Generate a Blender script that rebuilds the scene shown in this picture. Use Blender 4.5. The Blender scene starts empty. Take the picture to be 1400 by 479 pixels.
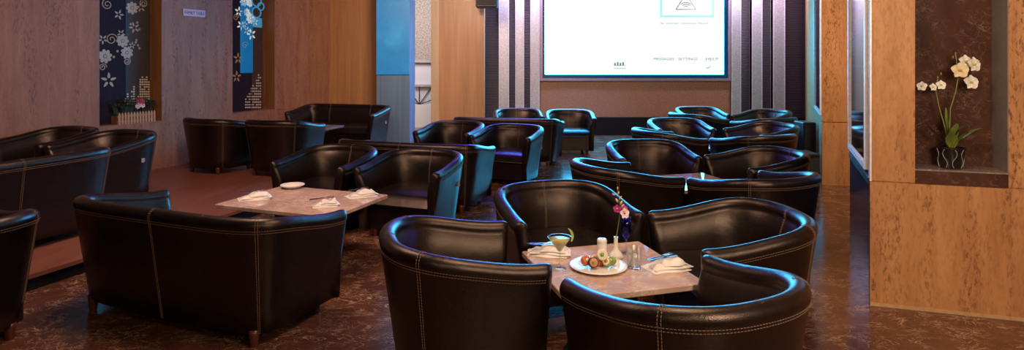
import bpy, bmesh, math, random
from mathutils import Vector, Matrix
R = math.radians
random.seed(7)
scene = bpy.context.scene
col = scene.collection

# ------------------------------------------------------------------ camera
F, HY, EYE = 825.0, 84.0, 1.63
cam_d = bpy.data.cameras.new('camera')
cam = bpy.data.objects.new('camera', cam_d); col.objects.link(cam)
cam.location = (0, 0, EYE); cam.rotation_euler = (R(90), 0, 0)
cam_d.sensor_width = 36; cam_d.lens = F / 1400 * 36
cam_d.shift_y = -(239.5 - HY) / 1400
cam_d.clip_start = .05; cam_d.clip_end = 100
scene.camera = cam

# ------------------------------------------------------------------ world, exposure, lights
scene.view_settings.view_transform = 'Standard'
scene.view_settings.look = 'None'
scene.view_settings.gamma = 1
scene.view_settings.use_curve_mapping = False
scene.view_settings.exposure = 0
world = bpy.data.worlds.new('world'); scene.world = world; world.use_nodes = True
bg = world.node_tree.nodes['Background']
bg.inputs[0].default_value = (.35, .3, .4, 1); bg.inputs[1].default_value = .03

def area(name, loc, target, size, power, color, sy=None, spread=180):
    l = bpy.data.lights.new(name, 'AREA'); l.energy = power; l.color = color
    l.shape = 'RECTANGLE'; l.size = size; l.size_y = sy or size; l.spread = R(spread)
    o = bpy.data.objects.new(name, l); col.objects.link(o); o.location = loc
    o.rotation_euler = (Vector(target) - Vector(loc)).to_track_quat('-Z', 'Y').to_euler()
    return o
def spot(name, loc, target, power, color, angle, blend=.5, size=.05):
    l = bpy.data.lights.new(name, 'SPOT'); l.energy = power; l.color = color
    l.spot_size = R(angle); l.spot_blend = blend; l.shadow_soft_size = size
    o = bpy.data.objects.new(name, l); col.objects.link(o); o.location = loc
    o.rotation_euler = (Vector(target) - Vector(loc)).to_track_quat('-Z', 'Y').to_euler()
    return o
WARM = (1, .70, .45)
area('warm_ceiling_light_front', (.7, 2.9, 3.6), (.6, 3.3, 0), 1.1, 70, WARM)
area('warm_ceiling_light_table', (-1.9, 4.4, 3.6), (-1.8, 4.8, 0), 1.0, 62, (1, .68, .50))
area('warm_fill_right', (1.9, .3, 2.3), (3.0, 4.0, .9), .9, 95, (1, .76, .52))  # unseen fill, hung well below the ceiling to even out the right wall
area('warm_ceiling_light_left', (-2.6, 4.8, 3.55), (-3.8, 7.9, .9), 1.4, 72, (1, .66, .5))
area('warm_fill_mid', (-1.0, 8.8, 3.55), (-1.5, 12.4, 1.4), 1.0, 80, (1, .72, .52), spread=130)  # unseen fill aimed to brighten the wooden pier and corner wall
area('warm_fill_right_rear', (3.5, 5.6, 3.55), (4.4, 8.2, .9), .6, 36, WARM, spread=100)  # unseen fill set forward to brighten the rear pier
area('added_blue_floor_tint', (1.4, 12.2, 3.5), (1.5, 11.9, 0), .5, 45, (.03, .35, 1), .3, 75)  # unseen lamp added to turn the back floor blue
area('blue_stage_light', (-.2, 12.9, 3.2), (.6, 3.5, .5), 1.3, 110, (.03, .15, 1), .4)
area('purple_stage_light', (-.6, 10.6, 3.5), (-1.5, 5.5, .4), 1.0, 34, (.22, .06, 1), .4)
area('warm_entrance_light', (-.4, -1.6, 2.9), (0, 5, .6), .7, 24, WARM, .5)
area('white_side_room_light', (-2.6, 13.4, 3.4), (-2.6, 15.5, .8), 1.4, 105, (1, .95, .92))
area('lilac_wash_light', (.4, 12.5, 3.55), (.3, 13.4, 2.0), 1.2, 52, (.8, .65, 1), .2)
area('lilac_wash_light', (5.2, 12.5, 3.55), (5.3, 13.4, 2.0), 1.4, 60, (.85, .7, 1), .2)

# ------------------------------------------------------------------ materials
class NT:
    def __init__(s, name):
        s.m = bpy.data.materials.new(name); s.m.use_nodes = True
        s.t = s.m.node_tree; s.b = s.t.nodes['Principled BSDF']
    def n(s, typ, **kw):
        x = s.t.nodes.new(typ)
        for k, v in kw.items():
            if k[0] == '_': setattr(x, k[1:], v)
            else: x.inputs[k.replace('_', ' ')].default_value = v
        return x
    def l(s, a, b): s.t.links.new(a, b)
    def coord(s, scale):
        c = s.n('ShaderNodeTexCoord'); mp = s.n('ShaderNodeMapping')
        mp.inputs['Scale'].default_value = scale
        s.l(c.outputs['Object'], mp.inputs['Vector']); return mp.outputs[0]
    def noise(s, vec, scale, detail=4, rough=.55, dist=0):
        x = s.n('ShaderNodeTexNoise'); x.inputs['Scale'].default_value = scale
        x.inputs['Detail'].default_value = detail; x.inputs['Roughness'].default_value = rough
        x.inputs['Distortion'].default_value = dist
        s.l(vec, x.inputs['Vector']); return x.outputs['Fac']
    def ramp(s, fac, stops):
        x = s.n('ShaderNodeValToRGB'); e = x.color_ramp.elements
        while len(e) < len(stops): e.new(.5)
        for i, (p, c) in enumerate(stops):
            e[i].position = p; e[i].color = (*c, 1) if len(c) == 3 else c
        s.l(fac, x.inputs[0]); return x.outputs[0]
    def mix(s, fac, a, b, mode='MIX'):
        x = s.n('ShaderNodeMix', _data_type='RGBA', _blend_type=mode)
        for v, i in ((fac, 0), (a, 6), (b, 7)):
            if hasattr(v, 'links'): s.l(v, x.inputs[i])
            else: x.inputs[i].default_value = v if i == 0 else (*v, 1)
        return x.outputs[2]
    def math(s, op, a, b=0.):
        x = s.n('ShaderNodeMath', _operation=op)
        for v, i in ((a, 0), (b, 1)):
            if hasattr(v, 'links'): s.l(v, x.inputs[i])
            else: x.inputs[i].default_value = v
        return x.outputs[0]
    def bump(s, h, strength, dist=.01):
        x = s.n('ShaderNodeBump'); x.inputs['Strength'].default_value = strength
        x.inputs['Distance'].default_value = dist; s.l(h, x.inputs['Height'])
        s.l(x.outputs[0], s.b.inputs['Normal'])
    def set(s, **kw):
        for k, v in kw.items():
            i = s.b.inputs[k.replace('_', ' ')]
            if hasattr(v, 'links'): s.l(v, i)
            else: i.default_value = (*v, 1) if isinstance(v, tuple) and len(v) == 3 else v
        return s.m

def plain(name, c, rough=.5, metal=0., var=.12, scale=30, **kw):
    t = NT(name); v = t.coord((1, 1, 1)); f = t.noise(v, scale, 3)
    lo = tuple(x * (1 - var) for x in c); hi = tuple(min(1, x * (1 + var)) for x in c)
    t.set(Base_Color=t.ramp(f, [(.3, lo), (.7, hi)]), Roughness=rough, Metallic=metal, **kw)
    return t.m
def glow(name, c, strength):
    t = NT(name); t.set(Base_Color=tuple(.25 * k for k in c), Emission_Color=c, Emission_Strength=strength, Roughness=.3); return t.m
def leather():
    t = NT('black_leather'); v = t.coord((1, 1, 1))
    f = t.noise(v, 9, 4); g = t.n('ShaderNodeTexVoronoi', Scale=240.); t.l(v, g.inputs['Vector'])
    w = t.noise(v, 6, 3, .5, .6)
    h = t.math('ADD', t.math('MULTIPLY', g.outputs[0], .12), t.math('MULTIPLY', w, 1.))
    t.bump(h, .22, .02)
    t.set(Base_Color=t.ramp(f, [(.3, (.0035, .0022, .0022)), (.7, (.007, .0045, .004))]),
          Roughness=t.math('ADD', t.math('MULTIPLY', f, .12), .29), Specular_IOR_Level=.68, Specular_Tint=(1., .74, .64))
    return t.m
def travertine(name, a, b, pit, rough=.45):
    t = NT(name)
    v = t.coord((6, 6, .9)); s1 = t.noise(v, 1.6, 8, .68, .5)
    v2 = t.coord((26, 26, 9)); s2 = t.noise(v2, 2.0, 6, .75)
    v3 = t.coord((2.5, 2.5, .5)); s3 = t.noise(v3, 1, 3)
    base = t.ramp(s1, [(.3, a), (.72, b)])
    base = t.mix(t.math('MULTIPLY', s3, .5), base, tuple(x * .7 for x in a))
    band = t.ramp(t.noise(t.coord((7, 7, .5)), 1.3, 3), [(.48, (0, 0, 0)), (.62, (1, 1, 1))])
    pits = t.ramp(s2, [(.50, (0, 0, 0)), (.60, (1, 1, 1))])
    k = t.math('MULTIPLY', pits, t.math('ADD', t.math('MULTIPLY', band, .65), .20))
    t.set(Base_Color=t.mix(k, base, pit), Roughness=rough, Specular_IOR_Level=.3)
    t.bump(t.math('MULTIPLY', k, -1.), .3, .006)
    return t.m
def marble(name, a, b, vein, scale, rough, vw=.018, amt=1.):
    t = NT(name); v = t.coord((1, 1, 1))
    f = t.noise(v, scale * .5, 6, .65, .8)
    base = t.ramp(f, [(.3, a), (.7, b)])
    def lines(sc, off, w):
        mp = t.n('ShaderNodeMapping'); mp.inputs['Location'].default_value = (off, off * .7, off * .3)
        mp.inputs['Rotation'].default_value = (0.3, .2, off); mp.inputs['Scale'].default_value = (1, 1.9, 1.4)
        t.l(v, mp.inputs[0])
        d = t.math('ABSOLUTE', t.math('SUBTRACT', t.noise(mp.outputs[0], sc, 5, .6, 1.4), .5))
        return t.ramp(d, [(0, (1, 1, 1)), (w, (0, 0, 0))])
    msk = t.ramp(t.noise(v, scale * 1.7, 3), [(.40, (0, 0, 0)), (.60, (1, 1, 1))])
    k = t.math('MAXIMUM', lines(scale, 3.1, vw), t.math('MULTIPLY', lines(scale * 2.3, 7.7, vw * 1.2), .8))
    k = t.math('MULTIPLY', t.math('MULTIPLY', k, msk), amt)
    t.set(Base_Color=t.mix(k, base, vein), Roughness=rough)
    return t.m
def wood(name, a, b, rough=.4, axis=2, sc=9):
    t = NT(name); s = [sc, sc, sc]; s[axis] = sc * .06
    f = t.noise(t.coord(tuple(s)), 2.2, 6, .62, .5)
    t.set(Base_Color=t.ramp(f, [(.28, a), (.72, b)]), Roughness=rough); t.bump(f, .08, .004)
    return t.m
def glass(name, c=(1, 1, 1), rough=.0, ior=1.25, gloss=.55):             # thin-walled glass: clear straight through, mirror-like at a glance
    t = NT(name); tr = t.n('ShaderNodeBsdfTransparent', Color=(*c, 1)); gl = t.n('ShaderNodeBsdfGlossy', Color=(1, 1, 1, 1), Roughness=rough + .03)
    fr = t.n('ShaderNodeFresnel', IOR=ior); mx = t.n('ShaderNodeMixShader')
    k = t.math('MULTIPLY', t.math('MINIMUM', t.math('ADD', fr.outputs[0], .03), .8), gloss)
    t.l(k, mx.inputs[0]); t.l(tr.outputs[0], mx.inputs[1]); t.l(gl.outputs[0], mx.inputs[2])
    t.l(mx.outputs[0], t.t.nodes['Material Output'].inputs['Surface']); t.t.nodes.remove(t.b); return t.m

M = {}
M['leather'] = leather()
M['thread'] = plain('tan_thread', (.22, .135, .095), .6)
M['leg'] = wood('red_brown_leg_wood', (.07, .014, .01), (.14, .03, .018), .3, 2, 14)
M['tag'] = plain('grey_cloth_tag', (.28, .27, .27), .7)
M['trav_right'] = travertine('orange_travertine', (.42, .18, .070), (.66, .335, .145), (.12, .04, .015))
M['trav_left'] = travertine('brown_travertine', (.29, .125, .076), (.50, .25, .158), (.14, .055, .034))
M['wood_pier'] = wood('golden_wood_veneer', (.42, .20, .085), (.60, .31, .145), .4, 2, 5)
M['floor'] = marble('dark_brown_marble', (.065, .022, .013), (.15, .056, .034), (.58, .38, .24), 3.2, .17, .014)
M['niche'] = marble('dark_emperador_marble', (.045, .018, .012), (.105, .048, .034), (.40, .28, .22), 4.0, .12, .012, .38)
M['sill'] = marble('sill_marble_painted_shine', (.16, .12, .105), (.26, .20, .18), (.6, .5, .45), 5.0, .06, .02, .7)  # colour lightened to carry the shine on the sill top
M['table'] = marble('tan_marble', (.40, .24, .19), (.62, .42, .35), (.76, .60, .54), 4.0, .07, .04, .8)
M['platform'] = wood('red_brown_platform_boards', (.18, .055, .030), (.29, .10, .058), .42, 1, 4)
M['riser'] = plain('black_riser', (.010, .007, .007), .8, Specular_IOR_Level=.2)
M['black'] = plain('black_plastic', (.012, .012, .014), .45)
M['darkmetal'] = plain('dark_metal', (.05, .05, .055), .35, .9)
M['chrome'] = plain('brushed_chrome', (.74, .68, .70), .45, .15)
M['ceiling'] = plain('dark_ceiling_paint', (.05, .04, .04), .9)
M['white'] = plain('white_china', (.80, .74, .70), .25, var=.03)
M['linen'] = plain('white_linen', (.78, .72, .70), .85, var=.05, scale=60)
M['steel'] = plain('cutlery_steel', (.6, .6, .62), .2, 1.)
M['glass'] = glass('clear_glass', (.93, .95, .95))
M['blueglass'] = glass('cobalt_blue_glass', (.16, .18, .95))
M['bluepanel'] = wood('grey_blue_veneer', (.09, .16, .26), (.15, .24, .37), .45, 2, 6)
t = NT('mirror'); t.set(Base_Color=(.85, .85, .87), Metallic=1., Roughness=.06); M['mirror'] = t.m
M['sidepanel'] = marble('dark_blue_polished_stone', (.035, .032, .060), (.07, .06, .10), (.2, .17, .2), 3., .1, .014, .4)
# mosaic below the screen
t = NT('bronze_mosaic'); v = t.coord((1, 1, 1)); vo = t.n('ShaderNodeTexVoronoi', Scale=38.); t.l(v, vo.inputs['Vector'])
t.set(Base_Color=t.ramp(t.noise(v, 45, 3, .7), [(.3, (.26, .11, .06)), (.7, (.48, .23, .13))]), Roughness=.4); t.bump(vo.outputs[0], .3, .01); M['mosaic'] = t.m
# ribbed dark wall
t = NT('dark_ribbed_cladding'); v = t.coord((1, 1, 1)); wv = t.n('ShaderNodeTexWave', Scale=9., Distortion=1.2, _bands_direction='Z'); t.l(v, wv.inputs[0])
wv.inputs['Detail Scale'].default_value = 2
t.set(Base_Color=t.ramp(wv.outputs[1], [(.2, (.016, .012, .016)), (.9, (.07, .05, .06))]), Roughness=.45); t.bump(wv.outputs[1], .5, .02); M['ribbed'] = t.m
# crackled silver
t = NT('hammered_silver'); v = t.coord((1, 1, 1)); f = t.noise(v, 60, 4, .7)
t.set(Base_Color=t.ramp(f, [(.3, (.36, .35, .38)), (.7, (.72, .70, .72))]), Metallic=.55, Roughness=.35); t.bump(f, .5, .01); M['silver'] = t.m

# ------------------------------------------------------------------ helpers
def obj(name, verts, faces, m, parent=None, smooth=False, mats=None, fm=None):
    me = bpy.data.meshes.new(name); me.from_pydata([tuple(v) for v in verts], [], faces)
    b = bmesh.new(); b.from_mesh(me); bmesh.ops.recalc_face_normals(b, faces=b.faces); b.to_mesh(me); b.free(); me.update()
    me.materials.append(m)
    if smooth:
        for p in me.polygons: p.use_smooth = True
    o = bpy.data.objects.new(name, me); col.objects.link(o)
    if parent: o.parent = parent
    return o
class MB:
    def __init__(s): s.v = []; s.f = []
    def add(s, v, f, T=None):
        k = len(s.v); s.v += [tuple(T @ Vector(p)) if T else tuple(p) for p in v]
        s.f += [tuple(i + k for i in q) for q in f]; return s
    def box(s, x0, x1, y0, y1, z0, z1, T=None):
        v = [(x, y, z) for z in (z0, z1) for y in (y0, y1) for x in (x0, x1)]
        return s.add(v, [(0, 2, 3, 1), (4, 5, 7, 6), (0, 1, 5, 4), (2, 6, 7, 3), (0, 4, 6, 2), (1, 3, 7, 5)], T)
    def bbox(s, x0, x1, y0, y1, z0, z1, r=.006, T=None):       # box with chamfered edges
        v = []
        for z, i in ((z0, r), (z0 + r, 0), (z1 - r, 0), (z1, r)):
            a, b, c, d = x0 + i, x1 - i, y0 + i, y1 - i
            v += [(a + r, c, z), (b - r, c, z), (b, c + r, z), (b, d - r, z), (b - r, d, z), (a + r, d, z), (a, d - r, z), (a, c + r, z)]
        f = [tuple(range(7, -1, -1)), tuple(range(24, 32))]
        for k in range(3):
            for i in range(8):
                j = (i + 1) % 8; f.append((k * 8 + i, k * 8 + j, k * 8 + 8 + j, k * 8 + 8 + i))
        return s.add(v, f, T)
    def lathe(s, prof, n=24, T=None, cap=True):
        v = []; f = []
        for r, z in prof:
            for i in range(n):
                a = 2 * math.pi * i / n; v.append((r * math.cos(a), r * math.sin(a), z))
        for k in range(len(prof) - 1):
            for i in range(n):
                j = (i + 1) % n; f.append((k * n + i, k * n + j, (k + 1) * n + j, (k + 1) * n + i))
        if cap:
            f.append(tuple(range(n - 1, -1, -1))); f.append(tuple(range((len(prof) - 1) * n, len(prof) * n)))
        return s.add(v, f, T)
    def tube(s, pts, rad, n=6, T=None):
        pts = [Vector(p) for p in pts]; v = []; f = []
        for k, p in enumerate(pts):
            d = (pts[min(k + 1, len(pts) - 1)] - pts[max(k - 1, 0)]).normalized()
            u = d.orthogonal().normalized() if k == 0 else (u - d * u.dot(d)).normalized()
            w = d.cross(u); r = rad[k] if isinstance(rad, (list, tuple)) else rad
            for i in range(n):
                a = 2 * math.pi * i / n; v.append(p + (u * math.cos(a) + w * math.sin(a)) * r)
        for k in range(len(pts) - 1):
            for i in range(n):
                j = (i + 1) % n; f.append((k * n + i, k * n + j, (k + 1) * n + j, (k + 1) * n + i))
        f.append(tuple(range(n - 1, -1, -1))); f.append(tuple(range((len(pts) - 1) * n, len(pts) * n)))
        return s.add(v, f, T)
    def grid(s, fn, nu, nv, T=None):
        v = [fn(i / (nu - 1), j / (nv - 1)) for j in range(nv) for i in range(nu)]
        f = [(j * nu + i, j * nu + i + 1, (j + 1) * nu + i + 1, (j + 1) * nu + i) for j in range(nv - 1) for i in range(nu - 1)]
        return s.add(v, f, T)
    def prism(s, poly, z0, z1, T=None):
        n = len(poly); v = [(x, y, z0) for x, y in poly] + [(x, y, z1) for x, y in poly]
        f = [tuple(range(n - 1, -1, -1)), tuple(range(n, 2 * n))] + [(i, (i + 1) % n, n + (i + 1) % n, n + i) for i in range(n)]
        return s.add(v, f, T)
    def ball(s, c, r, T=None, n=10, sq=(1, 1, 1)):
        prof = [(max(1e-4, math.sin(math.pi * k / 8)) * r, -math.cos(math.pi * k / 8) * r) for k in range(9)]
        TT = Matrix.Translation(c) @ Matrix.Diagonal((*sq, 1))
        return s.lathe(prof, n, (T @ TT) if T else TT)
    def build(s, name, m, parent=None, smooth=False): return obj(name, s.v, s.f, m, parent, smooth)
def empty(name, loc, rz=0):
    o = bpy.data.objects.new(name, None); col.objects.link(o); o.empty_display_size = .1
    o.location = loc; o.rotation_euler = (0, 0, rz); return o
def tag(o, label, cat, group=None):
    o['label'] = label; o['category'] = cat
    if group: o['group'] = group
    return o
def structure(o): o['kind'] = 'structure'; return o
def copy_tree(o, parent=None):
    c = o.copy(); col.objects.link(c)
    if parent: c.parent = parent
    for ch in o.children: copy_tree(ch, c)
    return c
def unp(px, py, z):                                            # photo pixel at a known height -> world point
    Y = F * (EYE - z) / (py - HY); return ((px - 700) / F * Y, Y, z)
def shade_auto(o, ang=40):
    me = o.data
    for p in me.polygons: p.use_smooth = True
    me.set_sharp_from_angle(angle=R(ang))
def RT(x, y, z, rz): return Matrix.Translation((x, y, z)) @ Matrix.Rotation(rz, 4, 'Z')

# ------------------------------------------------------------------ floor, platform, ceiling
PZ = .12
structure(MB().box(-9, 9, -3, 18, -.1, 0).build('floor', M['floor']))
structure(MB().box(-9, 9, -3, 18, 3.75, 3.85).build('ceiling', M['ceiling']))
LW0 = Vector((-4.96, 8.52)); LD = Vector((math.sin(R(22)), math.cos(R(22)))); LN = Vector((LD.y, -LD.x))   # left wall line, its direction and inward normal
def lw(s, d=0): p = LW0 + LD * s + LN * d; return (p.x, p.y)
def lws(px):                                                  # distance along the left wall where a photo column meets it
    r = (px - 700) / F; return (r * LW0.y - LW0.x) / (LD.x - r * LD.y)
edge = lambda Y: -3.38 + .344 * (Y - 4.4)
def ledge(y): return LW0.x + (y - LW0.y) * LD.x / LD.y
pl = [(ledge(3.95) - .1, 3.95), (edge(3.95), 3.95), (edge(11.6), 11.6), (ledge(12.0) + .3, 12.0), (ledge(12.0) - .1, 12.0)]
rb = MB().prism(pl, 0, PZ - .03).build('platform_riser', M['riser'])
structure(rb); rb.name = 'trim_1'
structure(MB().prism([(pl[0][0], 3.94), (edge(3.94) + .02, 3.94), (edge(11.62) + .02, 11.62), pl[3], pl[4]], PZ - .03, PZ).build('floor_platform', M['platform']))

# ------------------------------------------------------------------ left wall with two recessed windows
H = 3.75; SEAM = .773
sA, sB, sC = lws(136), lws(222), lws(318)
sD, sE = lws(376), 3.63
def seg_box(mb, s0, s1, z0, z1, d0=-.32, d1=0.):
    a, b, c, d = lw(s0, d0), lw(s1, d0), lw(s1, d1), lw(s0, d1)
    mb.prism([a, d, c, b], z0, z1)
mb = MB()
g = .006
for s0, s1 in ((-13, sA), (sB, sC), (sD, sE)):
    seg_box(mb, s0, s1, 0, SEAM - g); seg_box(mb, s0, s1, SEAM + g, H)
for s0, s1 in ((sA, sB), (sC, sD)): seg_box(mb, s0, s1, 0, SEAM - g)
seg_box(mb, -13, sE, 0, H, -.36, -.30)
seg_box(mb, -13, sE, SEAM - .02, SEAM + .02, -.31, -.008)
structure(mb.build('wall_left', M['trav_left']))
# corner wall between left wall and blue pillar
pc = Vector(lw(sE)); dv = Vector((LN.x, LN.y))
pe = pc + dv * 1.16
mb = MB(); n_ = Vector((-dv.y, dv.x))
mb.prism([tuple(pc - dv * .3), tuple(pe), tuple(pe + n_ * .3), tuple(pc - dv * .3 + n_ * .3)], 0, H)
structure(mb.build('wall_corner_left', M['wood_pier']))

navy = plain('navy_window_film', (.026, .020, .034), .5, Specular_IOR_Level=.05)
brown = plain('brown_window_film', (.065, .042, .032), .35, Specular_IOR_Level=.2)
decal = plain('white_flower_decal', (.50, .44, .36), .5)
dots = plain('pale_dot_decal', (.70, .62, .50), .5)
cyan_glow = glow('lit_blue_panel', (.004, .19, .48), .5)
cyan_pale = glow('lit_pale_blue_panel', (.05, .32, .55), .6)
reveal = wood('amber_reveal_veneer', (.22, .085, .03), (.34, .14, .05), .4, 2, 6)
def wl(s, z, d): x, y = lw(s, d); return Vector((x, y, z))
WD = -.2                                                         # window plane behind the wall face
def pxs(px, d=WD):                                               # along-wall distance of photo column px on plane d
    o = LW0 + LN * d; r = (px - 700) / F; return (r * o.y - o.x) / (LD.x - r * LD.y)
def pz(py, s, d=WD): return EYE - (py - HY) / F * lw(s, d)[1]
def wplane(mb, s0, s1, z0, z1, d, th=.006):
    a, b, c, e = lw(s0, d), lw(s1, d), lw(s1, d + th), lw(s0, d + th); mb.prism([a, e, c, b], z0, z1); return mb
def petal_flower(mb, s, z, r, d, n=6, rot=0., leaf=False):
    def P(u, v, h=0): return wl(s + u, z + v, d + h)
    for k in range(n):
        a = rot + 2 * math.pi * k / n; pts = []
        for q in range(9):
            w = q / 8 * 2 * math.pi
            rr = .62 * r + .38 * r * math.cos(w); tt = (.27 if not leaf else .16) * r * math.sin(w) * (1 if not leaf else 1 - .4 * math.cos(w))
            pts.append((rr * math.cos(a) - tt * math.sin(a), rr * math.sin(a) + tt * math.cos(a)))
        pts = pts[:-1]; m = len(pts)
        mb.add([P(*p) for p in pts] + [P(*p, .004) for p in pts], [tuple(range(m, 2 * m))] + [(i, (i + 1) % m, m + (i + 1) % m, m + i) for i in range(m)])
    if not leaf:
        ring = [(.2 * r * math.cos(2 * math.pi * q / 10), .2 * r * math.sin(2 * math.pi * q / 10)) for q in range(10)]
        mb.add([P(*p, .002) for p in ring] + [P(*p, .006) for p in ring], [tuple(range(10, 20))] + [(i, (i + 1) % 10, 10 + (i + 1) % 10, 10 + i) for i in range(10)])
def curl(mb, s, z, r, d, turns=1.6, a0=0., sg=1):
    pts = []
    for q in range(22):
        u = q / 21; a = a0 + sg * u * turns * 2 * math.pi; rr = r * (1 - .8 * u)
        pts.append(wl(s + rr * math.cos(a), z + rr * math.sin(a), d + .003))
    mb.tube(pts, .006, 5)
def window(name, s0, s1, px0, px1, pxm):
    w = empty(name, (0, 0, 0)); structure(w)
    a0, a1, am = pxs(px0 - 12), pxs(px1), pxs(pxm)
    wplane(MB(), a0, am, SEAM, H, WD).build('navy_pane', navy, w)
    wplane(MB(), am, a1, SEAM, H, WD).build('brown_pane', brown, w)
    wplane(MB(), am - .008, am + .008, SEAM, H, WD + .004, .006).build('mullion', M['darkmetal'], w)
    m = MB(); m.prism([lw(s1 - .012, 0), lw(s1 - .0, 0), lw(s1 - .0, WD), lw(s1 - .012, WD)], SEAM, H); m.build('reveal', reveal, w)
    m = MB(); m.prism([lw(s0 - .3, WD), lw(s0, 0), lw(s1, 0), lw(s1, WD)], SEAM - .004, SEAM + .012); m.build('window_sill', M['trav_left'], w)
    return w
d_ = WD + .007
lit_white = glow('lit_white_decal', (.78, .84, .80), .62)
w1 = window('window_1', sA, sB, 136, 205, 172)
def fl(mb, px, py, rp, **k):
    s = pxs(px); z = pz(py, s); petal_flower(mb, s, z, rp / F * lw(s, WD)[1] * 1.0, d_, **k)
for (px, py, r, k) in ((167, 56, 9, 0), (173, 72, 9, .4), (143, 77, 10, .2), (180, 11, 9, .1)):
    m = MB(); fl(m, px, py, r, n=8, rot=k); m.build('flower_decal', decal, w1)
for (px, py, r, k) in ((148, 110, 11, .3), (183, 38, 8, .6), (165, 46, 6, 1.), (192, 10, 7, .5), (162, 20, 7, 0), (140, 54, 7, .9), (180, 62, 5, .2)):
    m = MB(); fl(m, px, py, r, n=5, rot=k, leaf=True); m.build('leaf_decal', decal, w1)
for (px, py, r, a, sg) in ((152, 54, 8, 0, 1), (173, 84, 5, 1, -1), (146, 6, 7, 2, 1), (140, 92, 5, 0, 1), (196, 5, 6, 3, -1)):
    s = pxs(px); m = MB(); curl(m, s, pz(py, s), r / F * 8.4, d_, 1.6, a, sg); m.build('scroll_decal', decal, w1)
m = MB()
for (px, py) in ((185, 58), (188, 62), (186, 55), (190, 66), (178, 33), (187, 31), (190, 40), (160, 70), (155, 78)): fl(m, px, py, 1.8, n=6)
m.build('berry_decal', decal, w1)
m = MB()
for c in range(12):
    hgt = (3, 5, 2, 6, 8, 3, 4, 11, 12, 11, 12, 10)[c]
    for r in range(hgt):
        if (c * 7 + r * 3) % 11 == 0: continue
        px, py = 171 + c * 2.9, 142 - r * 3.3; s = pxs(px); z = pz(py, s)
        wplane(m, s - .012, s + .012, z - .010, z + .010, d_, .003)
m.build('dotted_skyline_decal', dots, w1)
w2 = window('window_2', sC, sD, 318, 358, 343)
def rect(px0, px1, py0, py1, mat, name, d=d_, par=w2):
    s0, s1 = pxs(px0), pxs(px1); return wplane(MB(), s0, s1, pz(py1, s0), pz(py0, s0), d, .004).build(name, mat, par)
rect(328, 345, -110, 100, cyan_glow, 'lit_blue_strip')
rect(345, 357.5, 24, 37, cyan_pale, 'lit_blue_panel')
for (px, py, r) in ((350, 1, 7.5), (350, 17, 7), (356, 9, 5)):
    s = pxs(px); rr = r / F * lw(s, WD)[1]; z = pz(py, s); k = 28
    m = MB(); m.tube([wl(s + rr * 1.1 * math.cos(2 * math.pi * q / k), z + rr * math.sin(2 * math.pi * q / k), d_ + .004) for q in range(k + 1)], .012, 6)
    m.build('lit_ring', cyan_pale, w2)
for (px, py, r, k) in ((342, 25, 7, .3), (337, 17, 5, 0), (333, 2, 6, .2), (341, 4, 5, .7)):
    m = MB(); fl(m, px, py, r * 1.2, n=8, rot=k); m.build('flower_decal', lit_white, w2)
for (px, py, r, k) in ((326, 16, 6, .2), (343, 47, 7, .6), (329, 35, 6, 1.), (337, 42, 5, 0), (348, 30, 5, .4), (334, 33, 4, .1)):
    m = MB(); fl(m, px, py, r * 1.2, n=5, rot=k, leaf=True); m.build('leaf_decal', lit_white, w2)
for (px, py) in ((325, 80), (323, 105)):
    m = MB(); fl(m, px, py, 8, n=5, rot=.3, leaf=True); m.build('gold_leaf_decal', plain('gold_decal', (.5, .32, .15), .5), w2)
s = pxs(334); m = MB(); curl(m, s, pz(62, s), .07, d_ + .004, 1.2); m.build('scroll_decal', plain('pale_blue_decal', (.35, .6, .75), .5), w2)
s = pxs(322); m = MB(); curl(m, s, pz(24, s), .06, d_, 1.5); m.build('scroll_decal', decal, w2)
m = MB()
for c in range(9):
    hgt = (4, 5, 7, 8, 9, 9, 12, 13, 12)[c]
    for r in range(hgt):
        if (c * 5 + r * 3) % 7 == 0 and r not in (0, 4): continue
        px, py = 335.5 + c * 2.5, 147 - r * 3.7; s = pxs(px); z = pz(py, s)
        wplane(m, s - .014, s + .014, z - .011, z + .011, d_, .003)
m.build('dotted_skyline_decal', dots, w2)

# ------------------------------------------------------------------ blue pillar, wooden pier, side room
structure(MB().box(-2.49, -1.88, 11.1, 11.7, 0, H).build('wall_pillar', M['bluepanel']))
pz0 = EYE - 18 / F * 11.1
t = NT('painted_blue_light_sheet'); f = t.noise(t.coord((1, 1, .8)), 2.2, 5, .6, .4)  # blue light falling on the pillar, painted as an emissive sheet
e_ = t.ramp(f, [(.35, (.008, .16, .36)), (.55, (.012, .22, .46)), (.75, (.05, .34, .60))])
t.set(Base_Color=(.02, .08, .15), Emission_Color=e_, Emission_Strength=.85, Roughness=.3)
pb = MB().box(-2.49, -1.88, 11.08, 11.1, pz0, H).build('painted_blue_light', t.m); tag(pb, 'painted blue light, a glowing sheet on upper half of the blue pillar', 'panel')
structure(MB().box(-1.68, -.58, 12.6, 13.0, 0, H).build('wall_pier', M['wood_pier']))
structure(MB().box(-1.69, -1.53, 12.585, 12.6, 0, H).build('trim_2', wood('pale_pier_edge', (.55, .38, .22), (.70, .50, .32), .4, 2, 5)))  # paler strip down the left edge of the pier
structure(MB().box(-4.6, 0, 16.0, 16.2, 0, H).build('wall_far', plain('speckled_beige_mosaic', (.50, .40, .35), .5, var=.45, scale=26)))
c = empty('balustrade', (-2.5, 14.9, 0)); white_p = plain('white_paint', (.8, .78, .8), .5, var=.03)
MB().box(-.9, 1.0, -.02, .25, 0, .56).build('base_cabinet', white_p, c)
MB().box(-.9, 1.0, .1, .14, .56, 1.62).build('back_panel', plain('pale_lilac_panel', (.66, .63, .70), .4, var=.03), c)
MB().box(-.9, 1.0, .02, .16, 1.60, 1.66).build('top_rail', M['silver'], c)
MB().box(-.9, 1.0, .02, .12, 1.00, 1.06).build('mid_rail', M['silver'], c)
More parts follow.
